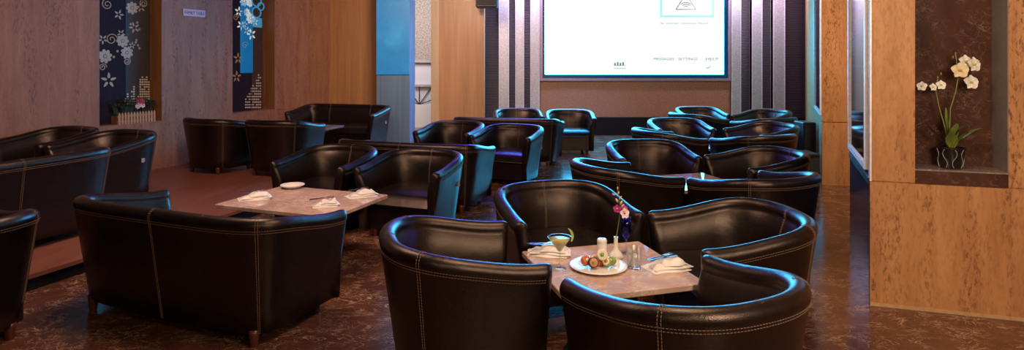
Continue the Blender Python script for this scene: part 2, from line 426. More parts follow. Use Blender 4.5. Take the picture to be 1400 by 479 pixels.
for k in range(5):
    a = R(20 + 35 * k); m = MB(); m.tube([(.2, .07, .56), (.2 + .46 / max(math.sin(a), .45) * math.cos(a), .07, .56 + .46 / max(math.sin(a), .45) * math.sin(a))], .012, 6)
    m.build('fan_bar', M['darkmetal'], c)
tag(c, 'white balustrade with fan of dark bars seen through gap beside blue pillar', 'balustrade')

# ------------------------------------------------------------------ back wall, screen, columns
BY = 13.4
bx = lambda px, Y=BY: (px - 700) / F * Y
bz = lambda py, Y=BY: EYE - (py - HY) / F * Y
structure(MB().box(bx(640), 7.2, BY + .1, BY + .3, 0, H).build('wall_back', M['ribbed']))
structure(MB().box(bx(737), bx(999), BY + .02, BY + .1, .38, H).build('wall_back_mosaic', M['mosaic']))
structure(MB().box(bx(737), bx(1105), BY - .1, BY + .1, 0, .39).build('baseboard_back', M['riser']))
for (a, b) in ((682, 696), (704.5, 716.5), (725, 737.5), (999, 1012), (1027, 1041), (1056, 1072)):
    m = MB(); x0, x1 = bx(a), bx(b)
    m.bbox(x0, x1, BY - .04, BY + .1, 0, H, .02); o = m.build('silver_column', M['silver'])
    m2 = MB()
    for xx in (x0, x1 - .014): m2.box(xx, xx + .014, BY - .055, BY + .1, 0, H)
    m2.build('edge_strip', M['chrome'], o)
    nm = {682: 'leftmost hammered silver column, beneath the black loudspeaker', 704.5: 'second hammered silver column left of the screen, middle of three',
          725: 'silver column touching left side of screen', 999: 'silver column touching right side of screen',
          1027: 'middle of the three silver columns right of the screen', 1056: 'rightmost silver column, beside wide dark ribbed wall'}[a]
    tag(o, nm, 'column', 'silver columns flanking the screen')
screen_mat = NT('bright_screen_picture'); screen_mat.set(Base_Color=(.9, .9, .9), Emission_Color=(1.1 / 32, 17. / 32, 1.), Emission_Strength=32., Roughness=.5); screen_mat = screen_mat.m
scr = empty('projection_screen', (bx(868), BY, bz(107)))
sw = bx(994) - bx(741); sh = 2.15
fr = MB(); e = .055
fr.box(-sw / 2 - e, -sw / 2, -.06, .02, -e, sh + e); fr.box(sw / 2, sw / 2 + e, -.06, .02, -e, sh + e)
fr.box(-sw / 2, sw / 2, -.06, .02, -e, 0); fr.box(-sw / 2, sw / 2, -.06, .02, sh, sh + e)
fr.build('frame', plain('mauve_grey_frame', (.34, .25, .30), .35, .3), scr)
fr = MB(); b_ = .085
fr.box(-sw / 2, -sw / 2 + b_ * .6, -.03, -.015, 0, sh); fr.box(sw / 2 - b_, sw / 2, -.03, -.015, 0, sh)
fr.box(-sw / 2, sw / 2, -.031, -.016, 0, b_); fr.box(-sw / 2, sw / 2, -.031, -.016, sh - b_, sh)
fr.build('border', glow('dark_blue_screen_border', (.0, .035, .12), .5), scr)
MB().box(-sw / 2, sw / 2, -.015, .02, 0, sh).build('picture', screen_mat, scr)
def sx(px): return bx(px) - scr.location.x
def sz(py): return bz(py) - scr.location.z
soft_white = NT('dim_white_screen_field'); soft_white.set(Base_Color=(.05, .05, .05), Emission_Color=(.96, 1., 1.), Emission_Strength=1.02, Roughness=.5); soft_white = soft_white.m
for nm_, q in (('menu_field', (886, 988, 74, 97)), ('message_field', (896, 982, -40, 38)), ('status_field', (834, 861, 81, 98))):
    MB().box(sx(q[0]), sx(q[1]), -.0158, -.015, sz(q[3]), sz(q[2])).build(nm_, soft_white, scr)
ink = plain('screen_text_grey', (.10, .14, .15), .6); ink.node_tree.nodes['Principled BSDF'].inputs['Emission Color'].default_value = (.12, .30, .30, 1); ink.node_tree.nodes['Principled BSDF'].inputs['Emission Strength'].default_value = .55
def text(name, body, loc, size, m, parent, rot=(R(90), 0, 0), width=None, align='LEFT'):
    cu = bpy.data.curves.new(name, 'FONT'); cu.body = body; cu.size = size; cu.extrude = .001; cu.align_x = align
    o = bpy.data.objects.new(name, cu); col.objects.link(o)
    bpy.context.view_layer.update()
    dg = bpy.context.evaluated_depsgraph_get(); me = bpy.data.meshes.new_from_object(o.evaluated_get(dg))
    w = o.dimensions.x; bpy.data.objects.remove(o)
    o = bpy.data.objects.new(name, me); col.objects.link(o); me.materials.clear(); me.materials.append(m)
    if width and w > 0:
        for v in me.vertices: v.co.x *= width / w
    o.parent = parent; o.location = loc; o.rotation_euler = rot; return o
for body, p0, p1, py, hh in (('MESSAGES', 893, 921, 82.5, .085), ('SETTINGS', 927, 953, 82.5, .085), ('HELP', 964, 981, 82.5, .085)):
    text('menu_word', body, (sx(p0), -.017, sz(py)), hh, ink, scr, width=bx(p1) - bx(p0))
for body, p0, p1 in (('No', 903, 907), ('internet', 910, 927), ('connection', 930, 951), ('found', 954, 967)):
    text('caption_word', body, (sx(p0), -.017, sz(33)), .055, ink, scr, width=bx(p1) - bx(p0))
m = MB(); m.tube([(sx(965), -.018, sz(92)), (sx(967), -.018, sz(93.5)), (sx(971), -.018, sz(91))], .008, 5); m.build('tick_mark', ink, scr)
m = MB(); aq = glow('aqua_box_glow', (.45, .93, .88), .85)
x0, x1, z0, z1 = sx(902), sx(976), sz(24), sz(-38)
for q in ((x0, x0 + .05, z0, z1), (x1 - .05, x1, z0, z1), (x0, x1, z0, z0 + .05), (x0, x1, z1 - .05, z1)): m.box(q[0], q[1], -.018, -.015, q[2], q[3])
m.build('message_box_outline', aq, scr)
m = MB(); T0 = [(sx(924), sz(13)), (sx(951), sz(13)), (sx(937.5), sz(-8))]
m.tube([(x, -.018, z) for x, z in T0 + T0[:1]], .010, 5)
for r in (.06, .11, .16): m.tube([(sx(937.5) + r * math.cos(R(a)), -.018, sz(11.5) + r * math.sin(R(a)) * .8) for a in range(45, 136, 10)], .008, 5)
m.build('signal_triangle', plain('screen_icon_brown', (.30, .26, .24), .6), scr)
m = MB(); x0, x1 = sx(839), sx(855)
m.box(x0, x1, -.018, -.015, sz(90), sz(89.4)); m.box(x0, x1, -.018, -.015, sz(94), sz(93.4))
for k in range(4): m.box(x0 + .01 + k * .06, x0 + .045 + k * .06, -.018, -.015, sz(89.4), sz(86 - k % 2))
m.build('status_mark', ink, scr)
tag(scr, 'big white projection screen with faint menu words, in dark blue border', 'screen')

sp = empty('loudspeaker', (bx(666, 12.2), 12.2, bz(11, 12.2)))
MB().bbox(-.22, .22, -.2, .16, 0, .62, .02).build('cabinet', M['black'], sp)
MB().bbox(-.19, .19, -.215, -.2, .04, .58, .005).build('grille', plain('speaker_grille', (.03, .03, .03), .7), sp)
MB().box(-.13, -.07, .15, .395, .28, .34).build('wall_bracket', M['darkmetal'], sp)
tag(sp, 'black loudspeaker mounted high left of the screen, only its bottom in view', 'loudspeaker')

# ------------------------------------------------------------------ right side: rear pier, near pier with niche
a0 = Vector((4.09, 7.96)); sd = Vector((math.sin(R(24)), math.cos(R(24)))); rv = Vector((.956, -.293))
def quad_prism(mb, p, u, L, w, T, z0, z1):
    a = p; b = p + u * L; c = b + w * T; d = p + w * T
    pts = [tuple(a), tuple(b), tuple(c), tuple(d)]
    if (b - a).cross(c - a) < 0: pts.reverse()
    mb.prism(pts, z0, z1)
WSEAM = .83
mb = MB(); 
for z0, z1 in ((0, WSEAM - .005), (WSEAM + .005, H)): mb.prism([(4.09, 7.96), (6.1, 7.55), (6.8, 8.2), (7.6, 13.4), (6.51, 13.4)], z0, z1)
mb.prism([(4.12, 7.99), (6.0, 7.6), (6.7, 8.2), (7.5, 13.38), (6.55, 13.38)], 0, H)
structure(mb.build('wall_right_rear', M['trav_right']))
def side_mirror(name, p0, s0, s1, z0, z1):
    o = empty(name, (0, 0, 0)); structure(o); nn = Vector((-sd.y, sd.x))
    m = MB(); quad_prism(m, p0 + sd * s0 + nn * .004, sd, s1 - s0, nn, .008, z0, z1); m.build('mirror', M['mirror'], o)
    m = MB(); f = .035
    quad_prism(m, p0 + sd * (s0 - f), sd, f, nn, .025, z0 - f, z1); quad_prism(m, p0 + sd * s1, sd, f, nn, .025, z0 - f, z1)
    quad_prism(m, p0 + sd * s0, sd, s1 - s0, nn, .025, z0 - f, z0); m.build('frame', M['chrome'], o)
    return o
side_mirror('mirror_rear_pier', a0, .06, 1.5, .95, H)  # framed mirror on the side of the rear pier
b0 = Vector((2.39, 4.03)); SL = 1.235
# near pier: front face has a niche between q0 and q1
q0, q1, ND = .262, .774, .22
bk = Vector((.293, .956))
mb = MB()
def front(s0, s1, z0, z1, d0=0., d1=.5): quad_prism(mb, b0 + rv * s0 + bk * d0, rv, s1 - s0, bk, d1 - d0, z0, z1)
def left_front(s1, z0, z1, i=0.): mb.prism([tuple(b0 + (rv + sd) * i), tuple(b0 + rv * s1 + bk * i), tuple(b0 + rv * s1 + bk * .5), tuple(b0 + sd * .5 + rv * i)], z0, z1)
left_front(3.2, 0, WSEAM - .004)
left_front(q0, WSEAM + .004, H); front(q1, 3.2, WSEAM + .004, H)
left_front(3.2, WSEAM - .01, WSEAM + .01, .012)
front(q0 - .05, q1 + .05, WSEAM, H, ND + .03)
structure(mb.build('wall_right', M['trav_right']))
mb = MB()
nn = Vector((-sd.y, sd.x))
mb.prism([tuple(b0 + nn * .004 + sd * .004), tuple(b0 - nn * .2 + sd * .52), tuple(b0 + sd * SL + rv * .5), tuple(b0 + nn * .004 + sd * SL)], 0, H)
structure(mb.build('wall_right_side', M['sidepanel']))
side_mirror('mirror_near_pier', b0, .10, SL - .08, .93, H)  # framed mirror on the side of the near pier
m = MB(); quad_prism(m, b0 + sd * .002, sd, SL, nn, .012, WSEAM - .02, WSEAM + .02); structure(m.build('trim_3', M['darkmetal']))
m = MB(); quad_prism(m, b0 - rv * .002 - bk * .004, rv, .012, bk, .03, WSEAM, H); structure(m.build('trim_4', M['chrome']))
m = MB()
quad_prism(m, b0 + rv * q0 + bk * ND, rv, q1 - q0, bk, .03, WSEAM, H)
quad_prism(m, b0 + rv * q0 + bk * .004, rv, .004, bk, ND, WSEAM, H); structure(m.build('wall_niche', M['niche']))
m = MB(); quad_prism(m, b0 + rv * (q1 - .004) + bk * .004, rv, .004, bk, ND, WSEAM, H)
structure(m.build('wall_niche_side', marble('niche_marble_painted_sheen', (.17, .15, .14), (.27, .24, .22), (.35, .3, .27), 4., .08, .012, .5)))  # niche marble lightened: light reflected by this side is painted in
m = MB(); quad_prism(m, b0 + rv * q0 + bk * .002, rv, q1 - q0, bk, ND, WSEAM, WSEAM + .085); structure(m.build('trim_5', M['niche']))
m = MB(); quad_prism(m, b0 + rv * q0 + bk * .001, rv, q1 - q0, bk, ND, WSEAM + .085, WSEAM + .095); structure(m.build('trim_6', M['sill']))
m = MB(); quad_prism(m, b0 - bk * .006, rv, 3.2, bk, .006, 0, .02); structure(m.build('baseboard_right', plain('grout_line', (.5, .3, .15), .5)))
# room closure behind the camera and to the right
structure(MB().box(5.5, 5.7, -3, 3.1, 0, H).build('wall_right_front', M['trav_right']))
structure(MB().box(-9, 5.7, -3.2, -3, 0, H).build('wall_front', M['trav_left']))

# dark boxes beside the rear pier
o = empty('speaker_box', (3.80, 7.95, 0)); MB().bbox(-.12, .11, -.3, .05, 0, .455, .012).build('cabinet', M['black'], o); MB().bbox(-.10, .09, -.312, -.3, .05, .40, .004).build('grille', plain('box_grille', (.02, .02, .022), .8), o)
tag(o, 'low black box on floor against rear wooden pier at right', 'speaker')
o = empty('speaker_tower', (4.36, 8.98, 0)); MB().bbox(-.10, .09, -.16, .16, 0, .735, .012).build('cabinet', M['black'], o); MB().bbox(-.08, .07, -.172, -.16, .05, .69, .004).build('grille', plain('tower_grille', (.02, .02, .022), .8), o)
tag(o, 'taller black box standing behind the low black floor box', 'speaker')

# ------------------------------------------------------------------ tub chairs and sofas
RB, RC, HB, HA = .35, .357, .749, .655
def rim_curve(a, n, N):
    """Evenly spaced points (position, outward normal) along the U of the rim, front right to front left."""
    pts = [(a, RC + (0 - RC) * i / 40) for i in range(40)]
    K = 600
    for i in range(K + 1):
        t = math.pi * i / K; c, s = math.cos(t), math.sin(t)
        pts.append((a * math.copysign(abs(c) ** (2 / n), c), -RB * abs(s) ** (2 / n)))
    pts += [(-a, RC * (i + 1) / 40) for i in range(40)]
    L = [0]
    for p, q in zip(pts, pts[1:]): L.append(L[-1] + math.dist(p, q))
    out = []; k = 0
    for i in range(N):
        s = L[-1] * i / (N - 1)
        while k < len(L) - 2 and L[k + 1] < s: k += 1
        u = (s - L[k]) / max(1e-9, L[k + 1] - L[k]); u = min(1, max(0, u))
        out.append((pts[k][0] + (pts[k + 1][0] - pts[k][0]) * u, pts[k][1] + (pts[k + 1][1] - pts[k][1]) * u))
    res = []
    for i, p in enumerate(out):
        q0, q1 = out[max(0, i - 1)], out[min(N - 1, i + 1)]
        tx, ty = q1[0] - q0[0], q1[1] - q0[1]; l = math.hypot(tx, ty)
        nx, ny = -ty / l, tx / l                                # outward (away from the seat)
        u = (RC - p[1]) / (RC + RB); z = HA + (HB - HA) * u * u * (3 - 2 * u)
        res.append((p[0], p[1], z, nx, ny))
    return res
ZB, TAP, TH, RH = .075, .085, .043, .046
def outer_off(z, zr): return TH - .004 - TAP * max(0, (zr - .07 - z)) / (zr - .07 - ZB)
def profile(zr):
    P = []
    for k in range(6):
        z = ZB + (zr - .07 - ZB) * k / 5; P.append((outer_off(z, zr), z))
    for k in range(11):
        a = R(-25 + 230 * k / 10); P.append((TH * math.cos(a) * (1.06 if k < 5 else 1), zr - RH + RH * math.sin(a)))
    for k in range(5):
        z = zr - .075 - (zr - .075 - .36) * k / 4; P.append((-TH - .004 - .036 * math.sin(min(1, k / 2.2) * math.pi / 2) - .002 * k, z))
    P.append((-.088, ZB))
    return P
def sweep_pt(c, off, z, zr, fwd=0.):
    x, y, _, nx, ny = c
    fr = max(0, (y - .15) / (RC - .15)) if y > .15 else 0
    return (x + nx * off, y + ny * off - .045 * fr * (1 - z / zr) + fwd, z)
def make_shell(a, n, N):
    C = rim_curve(a, n, N); v = []; rows = []
    def row(c, fwd=0., k=1., drop=0.):
        zr = c[2]; P = profile(zr); r = []
        for off, z in P:
            o2 = -.010 + (off + .010) * k; z2 = z - drop * (z - ZB) / (zr - ZB)
            r.append(len(v)); v.append(sweep_pt(c, o2, z2, zr, fwd))
        rows.append(r)
    for ang in (84, 62, 40, 20): row(C[0], .045 * math.sin(R(ang)), math.cos(R(ang)), .022 * (1 - math.cos(R(ang))))
    for c in C: row(c)
    for ang in (20, 40, 62, 84): row(C[-1], .045 * math.sin(R(ang)), math.cos(R(ang)), .022 * (1 - math.cos(R(ang))))
    f = []; m = len(rows[0])
    for r0, r1 in zip(rows, rows[1:]):
        for i in range(m):
            j = (i + 1) % m; f.append((r0[i], r1[i], r1[j], r0[j]))
    f.append(tuple(rows[0])); f.append(tuple(reversed(rows[-1])))
    return v, f, C
def dashes(mb, pts, dash=.0095, gap=.0045, r=.0017):
    pts = [Vector(p) for p in pts]; L = [0]
    for p, q in zip(pts, pts[1:]): L.append(L[-1] + (q - p).length)
    def at(s):
        for k in range(len(L) - 1):
            if L[k + 1] >= s: break
        u = (s - L[k]) / max(1e-9, L[k + 1] - L[k]); return pts[k].lerp(pts[k + 1], min(1, u))
    s = 0
    while s + dash < L[-1]:
        mb.tube([at(s), at(s + dash)], r, 4); s += dash + gap
def lerp_c(C, s):
    s = min(max(s, 0), len(C) - 1.001); k = int(s); u = s - k
    return tuple(C[k][i] + (C[k + 1][i] - C[k][i]) * u for i in range(5))
def make_seat_unit(name, a, n, N, seams, inner, legs, cushions):
    root = empty(name, (0, 0, 0))
    v, f, C = make_shell(a, n, N)
    sh = obj('backrest_shell', v, f, M['leather'], root, True)
    st = MB(); up = .0015
    for dz in (.066, .080):
        pts = [sweep_pt(c, outer_off(c[2] - dz, c[2]) + up + (.003 if dz < .07 else 0), c[2] - dz, c[2]) for c in C]
        dashes(st, pts)
    st.build('hem_stitching', M['thread'], root)
    half = (len(C) - 1) / 2
    def seam(s, w, outside):
        st = MB()
        for ds in (-w, w):
            c = lerp_c(C, s + ds); P = profile(c[2])
            pr = P[0:14] if outside else P[10:22]
            pts = [sweep_pt(c, o + (up if k < 9 else 0) if outside else o - up, z + (up if outside and 7 < k < 14 else 0), c[2]) for k, (o, z) in enumerate(pr)]
            dashes(st, pts)
        st.build('seam_stitching', M['thread'], root)
    per = 1 / (sum(math.dist(p[:2], q[:2]) for p, q in zip(C, C[1:])) / (len(C) - 1))     # samples per metre
    for s in seams: seam(half + s * per, .006 * per, True)
    for s in inner: seam(half + s * per, .005 * per, False)
    # seat cushion(s): D-shaped outline inside the shell
    inn = [(c[0] - c[3] * .082, c[1] - c[4] * .082) for c in C]
    def outline(x0, x1):
        xs = [i for i, p in enumerate(inn) if x0 <= p[0] <= x1]
        pts = [inn[i] for i in xs]
        q = [p for p in pts]
        if x1 < a - .1: q = [(x1, -RB + .06), *q] if q and q[0][1] < 0 else q
        o = [(min(max(p[0], x0), x1), min(p[1], RC - .03)) for p in pts]
        if x1 < a - .1: o = [(x1, RC - .03), (x1, 0.)] + o
        if x0 > -a + .1: o = o + [(x0, 0.), (x0, RC - .03)]
        return o
    for x0, x1 in cushions:
        o = outline(x0, x1); m = len(o)
        cx = sum(p[0] for p in o) / m; cy = sum(p[1] for p in o) / m; vv = []; ff = []
        lay = ((.305, .985), (.32, 1.0), (.38, 1.0), (.405, .985), (.418, .955), (.424, .88), (.432, .5))
        for z, k in lay: vv += [(cx + (p[0] - cx) * k, cy + (p[1] - cy) * k, z) for p in o]
        for r in range(len(lay) - 1):
            for i in range(m):
                j = (i + 1) % m; ff.append((r * m + i, r * m + j, (r + 1) * m + j, (r + 1) * m + i))
        ff.append(tuple(range(m - 1, -1, -1))); vv.append((cx, cy, .434)); k0 = (len(lay) - 1) * m
        for i in range(m): ff.append((k0 + i, k0 + (i + 1) % m, len(vv) - 1))
        obj('seat_cushion', vv, ff, M['leather'], root, True)
    m = MB(); m.bbox(-a + .08, a - .08, -RB + .14, RC - .06, ZB, .306, .01); m.build('seat_base', M['leather'], root)
    for x, y in legs:
        m = MB(); m.lathe([(.020, 0), (.022, .004), (.030, .07), (.032, .095)], 14, RT(x, y, 0, 0)); m.build('leg', M['leg'], root, True)
    x = -a - outer_off(.45, .7) + .003
    m = MB(); m.bbox(x - .012, x + .006, -.09, -.055, .45, .495, .002); m.build('cloth_tag', M['tag'], root)
    return root
chair0 = make_seat_unit('tub_chair', .405, 2.4, 72, (-.38, .38), (0.,), ((.29, .25), (-.29, .25), (.25, -.22), (-.25, -.22)), ((-1, 1),))
sofa0 = make_seat_unit('tub_sofa', .82, 5., 110, (-.76, -.02, .76), (-.41, .41), ((.70, .26), (-.70, .26), (.69, -.25), (-.69, -.25)), ((-1, -.004), (.004, 1)))
first = {'c': True, 's': True}
def put(kind, x, y, yaw, z, label, group):
    src = chair0 if kind == 'c' else sofa0
    o = src if first[kind] else copy_tree(src); first[kind] = False
    o.location = (x, y, z); o.rotation_euler = (0, 0, -R(yaw))
    return tag(o, label, 'chair' if kind == 'c' else 'sofa', group)
G1 = 'black tub chairs around the laid dining table'
put('c', .33, 4.14, 162, 0, 'black tub chair behind the laid table, facing camera, behind the cocktail', G1)
put('c', 1.33, 3.58, 263, 0, 'black tub chair at right edge of laid table, beside the right napkin', G1)
put('c', -.30, 3.20, 74, 0, 'nearest left black tub chair, blue glow inside its back, beside the laid table', G1)
put('c', .77, 2.54, -24, 0, 'nearest black tub chair with back to camera, hiding front of laid table', G1)
G2 = 'black tub chairs of the second group on the right'
put('c', 1.47, 6.52, 172, 0, 'rear left tub chair of the four just behind the laid table group', G2)
put('c', 2.48, 6.00, 259, 0, 'rear right tub chair of the four just behind the laid table group', G2)
put('c', .94, 5.33, 67, 0, 'front left tub chair of the four behind the laid table, back to camera', G2)
put('c', 2.02, 4.90, -24.5, 0, 'front right tub chair of the four behind the laid table, back to camera', G2)
G3 = 'black tub chairs of the third group on the right'
put('c', 2.51, 9.14, 174, 0, 'rear left tub chair of the third group from the front at right', G3)
put('c', 1.99, 7.90, 73, 0, 'front left tub chair of the third group at right, rim edged cyan', G3)
put('c', 3.59, 8.56, 253, 0, 'rear right tub chair of the third group at right, near dark boxes', G3)
put('c', 3.06, 7.51, -21, 0, 'front right tub chair of the third group at right, back to camera', G3)
G4 = 'black tub chairs of the farthest group on the right'
put('c', 3.58, 11.53, 174, 0, 'rear left tub chair of the farthest right group, under the screen corner', G4)
put('c', 3.15, 10.43, 62, 0, 'front left tub chair of the farthest right group', G4)
put('c', 4.59, 10.95, 240, 0, 'rear right tub chair of farthest group, before silver columns', G4)
put('c', 4.12, 9.72, -25, 0, 'front right tub chair of farthest group, back to camera', G4)
G5 = 'black tub chairs facing camera behind the left table'
put('c', -1.82, 6.09, 203, 0, 'left tub chair of the pair behind the rectangular left table', G5)
put('c', -.92, 5.77, 201, 0, 'right tub chair of the pair behind the rectangular left table, blue flank', G5)
G6 = 'black tub chairs of the middle left row'
put('c', -.85, 8.69, 203, 0, 'left tub chair of middle pair, in front of wooden pier', G6)
put('c', -.02, 8.20, 204, 0, 'right tub chair of middle pair, warm highlight on its back', G6)
G7 = 'black tub chairs below the left of the screen'
put('c', .10, 11.11, 176, 0, 'farthest left tub chair, below silver columns left of the screen', G7)
put('c', 1.03, 10.81, 181, 0, 'far tub chair below left screen corner, seat visible', G7)
G8 = 'black tub chairs on platform by the left wall'
put('c', -4.06, 8.35, 24, PZ, 'left of two tub chairs seen from behind under left wall windows', G8)
put('c', -3.11, 8.14, 14, PZ, 'right of two tub chairs seen from behind under left wall windows', G8)
put('c', -4.28, 6.42, 203, PZ, 'tub chair on platform below the fenced flower planter', G8)
put('c', -5.16, 6.78, 203, PZ, 'tub chair at left photo edge, beside chair below flower planter', G8)
put('c', -3.26, 3.43, -60, 0, 'tub chair cut off at left photo edge in the foreground', 'black tub chair in the left foreground')
GS = 'black two seat tub sofas'
put('s', -2.02, 3.94, 22, 0, 'black two seat sofa in left foreground, back with two stitched seams', GS)
put('s', -1.12, 6.90, 18, 0, 'black two seat sofa with back behind the left table chair pair', GS)
put('s', -.06, 9.72, 14, 0, 'black two seat sofa farthest back, behind middle chair pair', GS)
put('s', -2.96, 10.42, 197.6, PZ, 'black two seat sofa in the far left corner facing the camera', GS)
put('s', -4.15, 4.77, -72, PZ, 'black sofa on the platform edge, back to camera, left photo edge', GS)

# ------------------------------------------------------------------ tables
def make_table(corners, z, label, group, zf=0., m=M['table']):
    c = [Vector(p) for p in corners]; ce = sum(c, Vector((0, 0))) / 4
    u = (c[1] - c[0]).normalized(); ang = math.atan2(u.y, u.x)
    w, d = (c[1] - c[0]).length / 2, (c[3] - c[0]).length / 2
    o = empty('cafe_table', (ce.x, ce.y, zf), ang)
    MB().bbox(-w, w, -d, d, z - .032, z, .004).build('tabletop', m, o)
    MB().box(-w * .6, w * .6, -d * .6, d * .6, z - .055, z - .032).build('top_bracket', M['darkmetal'], o)
    p = MB(); p.lathe([(.045, .02), (.045, z - .055)], 20); p.build('pedestal', M['darkmetal'], o, True)
    p = MB(); p.lathe([(.25, 0), (.25, .012), (.2, .022), (.06, .04), (.045, .05)], 32); shade_auto(p.build('base', M['darkmetal'], o), 30)
    return tag(o, label, 'table', group)
GT = 'marble topped pedestal tables'
def sq(cx, cy, yaw, w, d):
    r = Vector((math.cos(R(yaw)), -math.sin(R(yaw)))); q = Vector((math.sin(R(yaw)), math.cos(R(yaw)))); c = Vector((cx, cy))
    return [c - r * w / 2 - q * d / 2, c + r * w / 2 - q * d / 2, c + r * w / 2 + q * d / 2, c - r * w / 2 + q * d / 2]
TZ = .5
T1 = sq(.527, 3.33, -15.5, .765, .745)
T2 = sq(-1.70, 4.94, 20, 1.10, .77)
make_table(T1, TZ, 'square tan marble table laid with a drink, plate and napkins', GT)
make_table(T2, TZ, 'rectangular tan marble table at left with napkins and saucer', GT)
make_table(sq(1.69, 5.69, -16, .70, .70), TZ, 'square table glimpsed between the chairs of the second right group', GT)
make_table(sq(2.79, 8.28, -18, .75, .75), TZ, 'square table hidden among chairs of the third right group', GT)
make_table(sq(-3.28, 9.35, 17, 1.10, .72), TZ, 'dark topped table in front of far left corner sofa', GT, PZ, plain('grey_table_laminate', (.16, .14, .15), .25))

# ------------------------------------------------------------------ things on the tables
def napkin(x, y, z, rz, L, W, label, seed, cat='napkin'):
    rnd = random.Random(seed); root = empty('folded_napkin', (x, y, z), rz)
    ph = [rnd.uniform(0, 6) for _ in range(6)]
    for k, (l, w, dz, sh, th) in enumerate(((L, W, .001, 0, .011), (L * .93, W * .82, .013, .012, .012), (L * .62, W * .7, .026, L * .12, .012))):
        nu, nv = 22, 10
        def top(u, v, up):
            X = (u - .5) * l * (1 - .10 * (v - .5) * (1 if k % 2 else -1)) + sh; Y = (v - .5) * w * (1 + .18 * (u - .5))
            e = min(1, min(u, 1 - u) * 9) * min(1, min(v, 1 - v) * 5)
            wv = .006 * math.sin(9 * u + ph[k] + 3 * v) + .004 * math.sin(7 * v + 5 * u + ph[k + 3])
            if k == 2: wv += .012 * math.sin(math.pi * v) 
            return (X, Y + .006 * math.sin(8 * u + ph[k]), dz + (th * e + max(0, wv) * e if up else max(0, wv) * e * .2 if k else 0))
        m = MB(); m.grid(lambda u, v: top(u, v, True), nu, nv)
        m.grid(lambda u, v: top(1 - u, v, False), nu, nv)
        m.build('cloth_fold', M['linen'], root, True)
    return tag(root, label, cat, 'folded white napkins')
def cutlery(kind, x, y, z, rz, label, tilt=0.):
    o = empty(kind, (x, y, z), rz); L = .19
    h = MB(); h.grid(lambda u, v: (-L / 2 + u * L * .62, (v - .5) * (.014 - .007 * u), .002 + .002 * math.sin(v * math.pi)), 10, 5)
    h.grid(lambda u, v: (-L / 2 + (1 - u) * L * .62, (v - .5) * (.014 - .007 * (1 - u)), .0), 10, 5); h.build('handle', M['steel'], o, True)
    if kind == 'fork':
        b = MB(); b.prism([(L * .12, -.004), (L * .2, -.012), (L * .3, -.012), (L * .3, .012), (L * .2, .012), (L * .12, .004)], 0, .003); b.build('head', M['steel'], o)
        for k in range(4):
            t_ = MB(); t_.prism([(L * .3, -.012 + k * .007), (L * .5, -.0105 + k * .007), (L * .5, -.0095 + k * .007), (L * .3, -.008 + k * .007)], 0, .003); t_.build('tine', M['steel'], o)
    else:
        b = MB(); b.prism([(L * .12, -.005), (L * .46, -.008), (L * .52, .004), (L * .48, .009), (L * .12, .006)], .0, .003); b.build('blade', M['steel'], o)
    return tag(o, label, kind)
nap = [(.215, 3.545, -.15, .25, .15, 'folded white napkin at rear left corner of laid table', 1, 'left napkin on laid table'),
       (.845, 3.30, .33, .24, .16, 'folded white napkin at right side of laid table, under blue lit cutlery', 2, 'right napkin on laid table'),
       (-2.12, 4.97, .45, .25, .17, 'crumpled white napkin at left corner of rectangular left table', 3, 'left napkin of left table'),
       (-1.26, 5.06, .55, .25, .16, 'raised folded white napkin at right corner of rectangular left table', 4, 'right napkin of left table'),
       (-1.46, 4.72, .35, .20, .13, 'white napkin half hidden behind the foreground sofa back', 5, 'napkin behind the sofa back')]
for x, y, rz, L, W, lab, sd_, short in nap:
    napkin(x, y, TZ, rz, L, W, lab, sd_)
    cutlery('fork', x - .03, y + .012, TZ + .058, rz + .25, 'steel fork lying on the ' + short)
    cutlery('knife', x - .02, y - .018, TZ + .058, rz + .12, 'steel knife lying on the ' + short)

# cocktail
def at(px, py): return unp(px, py, TZ)
x, y, z = at(765, 368); o = empty('cocktail_glass', (x, y, z))
m = MB(); m.lathe([(.0, .001), (.036, .001), (.037, .003), (.012, .006), (.0045, .012), (.0042, .085), (.006, .092), (.064, .172), (.0655, .174), (.063, .1735), (.006, .096), (.0, .0945)], 36, cap=False); m.build('glass', M['glass'], o, True)
t = NT('green_yellow_cocktail'); t.set(Base_Color=(.46, .43, .004), Roughness=.25, Specular_IOR_Level=.2)
m = MB(); m.lathe([(.0005, .0975), (.006, .099), (.0545, .1635), (.0005, .1635)], 36); m.build('drink', t.m, o, True)
m = MB()
def slice_fn(u, v, o=0.):                                       # a crescent of peel standing up on the rim
    a = -.5 + u * 1.5; w = .007 * math.sin(math.pi * (.1 + .85 * u)); r = .055 + (v - .5) * 2 * w
    return (.012 + r * math.cos(a) + .004, o + .004 * math.sin(6 * u), .175 + r * math.sin(a))
m.grid(lambda u, v: slice_fn(u, v), 14, 5); m.grid(lambda u, v: slice_fn(1 - u, v, .004), 14, 5)
m.build('lime_slice', plain('lime_flesh', (.45, .60, .18), .4), o, True)
tag(o, 'martini glass of yellow green cocktail at left of the laid table', 'glass')

x, y, z = at(823, 350.5); o = empty('salt_shaker', (x, y, z))
m = MB(); m.lathe([(.024, 0), (.0275, .003), (.0275, .078), (.027, .08)], 28); shade_auto(m.build('body', M['white'], o))
m = MB(); m.lathe([(.0275, .08), (.0285, .083), (.0285, .094), (.024, .101), (.0, .103)], 28, cap=False); shade_auto(m.build('cap', M['white'], o))
m = MB()
for k in range(5): m.lathe([(.0018, .1015), (.0018, .104)], 8, Matrix.Translation((.009 * math.cos(k * 1.256), .009 * math.sin(k * 1.256), 0)))
m.build('shaker_holes', M['black'], o)
tag(o, 'white cylindrical shaker standing beside the white bud vase', 'shaker')

